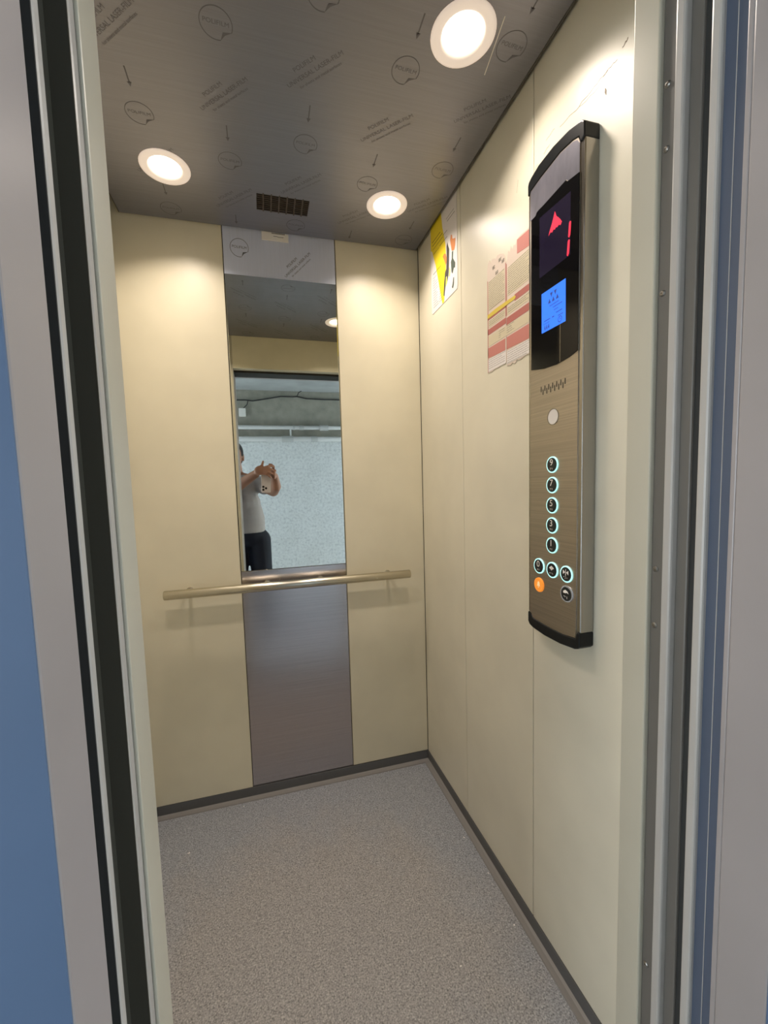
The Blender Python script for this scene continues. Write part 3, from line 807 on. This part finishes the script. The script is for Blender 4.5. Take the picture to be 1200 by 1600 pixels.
# ------------------------------------------------------------------ the person taking the photo and the phone
# phone: its lens is where the picture was taken from
PF = frame(-CR, CU, CW, CP - CW*.018)      # u runs to the phone's right as seen from its back
ph = empty('smartphone', CP - CW*.018)
tag(ph, 'cream smartphone held upside down by the person in the mirror', 'phone')
def rrect(x0, x1, y0, y1, r, n=6):
    pts = []
    for cx, cy, a in ((x1-r, y1-r, 0), (x0+r, y1-r, 90), (x0+r, y0+r, 180), (x1-r, y0+r, 270)):
        for k in range(n+1):
            t = math.radians(a+90*k/n); pts.append((cx+r*math.cos(t), cy+r*math.sin(t)))
    return pts
bm = bmesh.new(); slab(bm, PF, rrect(-.057, .0145, -.022, .125, .010), -.0085, 0)
put(ph, obj('phone_body', bm, 'phone', bevel=.0015))
for u, v in ((0, 0), (0, .022), (-.020, .011)):
    bm = bmesh.new(); lathe(bm, PF @ Matrix.Translation((u, v, 0)), [(0, 0), (.0085, 0), (.0085, .0015), (.0065, .0022), (0, .0022)], 24)
    put(ph, obj('camera_lens', bm, 'lens'))

def ball(bm, c, r, sx=1, sy=1, sz=1, rot=None):
    m = Matrix.Translation(c) @ (rot or Matrix.Identity(4)) @ Matrix.Diagonal((r*sx, r*sy, r*sz, 1))
    bmesh.ops.create_uvsphere(bm, u_segments=18, v_segments=12, radius=1, matrix=m)
def limb(bm, pts):
    """pts: (x, y, z, r) joined by tapered tubes with round joints"""
    for a, b in zip(pts, pts[1:]):
        tube(bm, a[:3], b[:3], a[3], b[3], n=18)
    for a in pts: ball(bm, a[:3], a[3]*1.0)
def remesh(o, vox, sm=4):
    m = o.modifiers.new('remesh', 'REMESH'); m.mode = 'VOXEL'; m.voxel_size = vox; m.use_smooth_shade = True
    s = o.modifiers.new('smooth', 'SMOOTH'); s.factor = .5; s.iterations = sm
person = empty('person', (-.78, -1.92, ZF))
tag(person, 'person in a pale t-shirt and dark trousers holding up a phone, seen in the mirror', 'person')
HX, HY = -.862, -1.91
bm = bmesh.new()
# head and neck
ball(bm, (HX, HY-.012, 1.475), .1, .76, .95, .96)
ball(bm, (HX, HY+.018, 1.415), .1, .62, .74, .80)
ball(bm, (HX, HY+.055, 1.362), .03, .95, .9, .75)
ball(bm, (HX, HY+.088, 1.437), .016, .85, 1.0, 1.3); tube(bm, (HX, HY+.078, 1.475), (HX, HY+.092, 1.436), .009, .013)
for s in (-1, 1):
    ball(bm, (HX+s*.075, HY-.005, 1.445), .03, .35, .7, 1.1)
    ball(bm, (HX+s*.030, HY+.070, 1.487), .016, 1.4, .6, .55)
ball(bm, (HX, HY+.085, 1.393), .014, 1.7, .55, .5)
limb(bm, [(HX, HY-.01, 1.40, .058), (HX+.005, HY-.03, 1.31, .062), (HX+.01, HY-.03, 1.24, .10)])
# trunk
ball(bm, (-.845, -1.935, 1.20), .1, 1.75, 1.15, 1.3); ball(bm, (-.83, -1.93, 1.06), .1, 1.45, 1.1, 1.5)
ball(bm, (-.80, -1.93, .90), .1, 1.4, 1.1, 1.5); ball(bm, (-.785, -1.935, .79), .1, 1.6, 1.15, 1.1)
# legs
for hx, kx, ax in ((-.865, -.885, -.90), (-.695, -.680, -.665)):
    limb(bm, [(hx, -1.93, .76, .09), (kx, -1.90, .42, .062), (ax, -1.93, .06, .042)])
    limb(bm, [(ax, -1.95, .015, .032), (ax, -1.82, .005, .026)])
# his right arm (to the right in the mirror)
limb(bm, [(-.70, -1.94, 1.245, .055), (-.565, -1.80, 1.165, .044), (-.545, -1.70, 1.20, .040), (-.553, -1.630, 1.275, .029)])
# his left arm, forearm crossing in front
limb(bm, [(-.995, -1.94, 1.245, .055), (-.900, -1.76, 1.165, .046), (-.82, -1.69, 1.215, .042), (-.690, -1.605, 1.297, .030)])
def digit(pts, r0, r1):
    n = len(pts)-1
    limb(bm, [(*p, r0+(r1-r0)*i/n) for i, p in enumerate(pts)])
# left hand laid over the top of the phone's back
ball(bm, (-.657, -1.574, 1.322), .042, 1.05, .45, .85, Matrix.Rotation(math.radians(-12), 4, 'Y'))
digit([(-.655, -1.585, 1.330), (-.640, -1.580, 1.362), (-.632, -1.578, 1.388)], .0125, .0085)           # thumb, up
digit([(-.632, -1.568, 1.335), (-.600, -1.556, 1.350), (-.578, -1.566, 1.352), (-.560, -1.578, 1.346)], .0105, .0078)
digit([(-.630, -1.566, 1.322), (-.596, -1.552, 1.330), (-.572, -1.560, 1.324), (-.556, -1.575, 1.316)], .0108, .0080)
digit([(-.632, -1.566, 1.308), (-.600, -1.552, 1.308), (-.576, -1.560, 1.296), (-.562, -1.574, 1.286)], .0102, .0078)
digit([(-.638, -1.568, 1.296), (-.610, -1.558, 1.290), (-.590, -1.562, 1.274), (-.580, -1.572, 1.262)], .0092, .0070)
# right hand behind the phone, finger tips round its edge
ball(bm, (-.563, -1.622, 1.305), .038, .55, .75, 1.05)
digit([(-.560, -1.600, 1.330), (-.556, -1.582, 1.348), (-.572, -1.574, 1.362), (-.590, -1.578, 1.366)], .0100, .0075)
digit([(-.553, -1.600, 1.312), (-.546, -1.580, 1.318), (-.556, -1.566, 1.300)], .0100, .0078)
digit([(-.552, -1.602, 1.295), (-.545, -1.584, 1.290), (-.554, -1.570, 1.275)], .0096, .0075)
digit([(-.555, -1.606, 1.280), (-.548, -1.590, 1.268), (-.556, -1.576, 1.256)], .0086, .0068)
digit([(-.575, -1.625, 1.325), (-.600, -1.620, 1.345), (-.620, -1.612, 1.350)], .0115, .0085)          # thumb, screen side
body = obj('body', bm, 'skin', smooth=True); remesh(body, .0055, 3); put(person, body)
# hair
bm = bmesh.new()
ball(bm, (HX, HY-.022, 1.490), .1, .80, .98, .90)
ball(bm, (HX, HY-.05, 1.45), .1, .76, .72, .85)
for s in (-1, 1): ball(bm, (HX+s*.066, HY+.012, 1.478), .022, .7, 1.2, 1.5)
ball(bm, (HX, HY+.05, 1.545), .045, 1.3, .8, .55)
hair = obj('hair', bm, 'hair', smooth=True); remesh(hair, .007, 4); put(person, hair)
for s in (-1, 1):
    bm = bmesh.new(); ball(bm, (HX+s*.031, HY+.0765, 1.470), .0095, 1.3, .6, .8); put(person, obj('eye', bm, 'eye', smooth=True))
    bm = bmesh.new(); ball(bm, (HX+s*.031, HY+.0830, 1.492), .018, 1.1, .3, .22); put(person, obj('eyebrow', bm, 'hair', smooth=True))
# t-shirt
bm = bmesh.new()
ball(bm, (-.845, -1.935, 1.20), .1, 1.84, 1.24, 1.25); ball(bm, (-.828, -1.93, 1.06), .1, 1.64, 1.24, 1.5)
ball(bm, (-.812, -1.93, .96), .1, 1.64, 1.28, 1.2)
lathe(bm, Matrix.Translation((-.80, -1.93, .832)) @ Matrix.Diagonal((1, .82, 1, 1)), [(0, 0), (.158, 0), (.159, .03), (.158, .12), (.135, .22), (0, .22)], 32)
limb(bm, [(-.93, -1.94, 1.235, .070), (-.995, -1.94, 1.235, .070), (-.945, -1.845, 1.195, .068)])
limb(bm, [(-.77, -1.94, 1.235, .070), (-.700, -1.94, 1.240, .068), (-.635, -1.872, 1.200, .062)])
sh = obj('t_shirt', bm, 'shirt', smooth=True); remesh(sh, .008, 3); put(person, sh)
# trousers
bm = bmesh.new()
ball(bm, (-.785, -1.935, .79), .1, 1.70, 1.24, 1.05)
for hx, kx, ax in ((-.865, -.885, -.90), (-.697, -.682, -.665)):
    limb(bm, [(hx, -1.93, .76, .098), (kx-.0, -1.905, .42, .082), (ax, -1.93, .075, .068)])
tr = obj('trousers', bm, 'trou', smooth=True); remesh(tr, .009, 3); put(person, tr)
for ax in (-.90, -.665):
    bm = bmesh.new(); ball(bm, (ax, -1.86, .016), .05, .95, 2.6, .78); box(bm, ax-.045, ax+.045, -1.98, -1.74, ZF, ZF+.018)
    s_ = obj('shoe', bm, 'shoe', smooth=True); remesh(s_, .006, 3); put(person, s_)

# ------------------------------------------------------------------ light and render look
w = bpy.data.worlds.new('world'); S.world = w; w.use_nodes = True
bg = w.node_tree.nodes['Background']; bg.inputs['Color'].default_value = (.80, .905, 1, 1); bg.inputs['Strength'].default_value = 8.5
vs = S.view_settings
vs.view_transform = 'Standard'; vs.look = 'None'; vs.gamma = 1; vs.use_curve_mapping = False
vs.exposure = 0.0
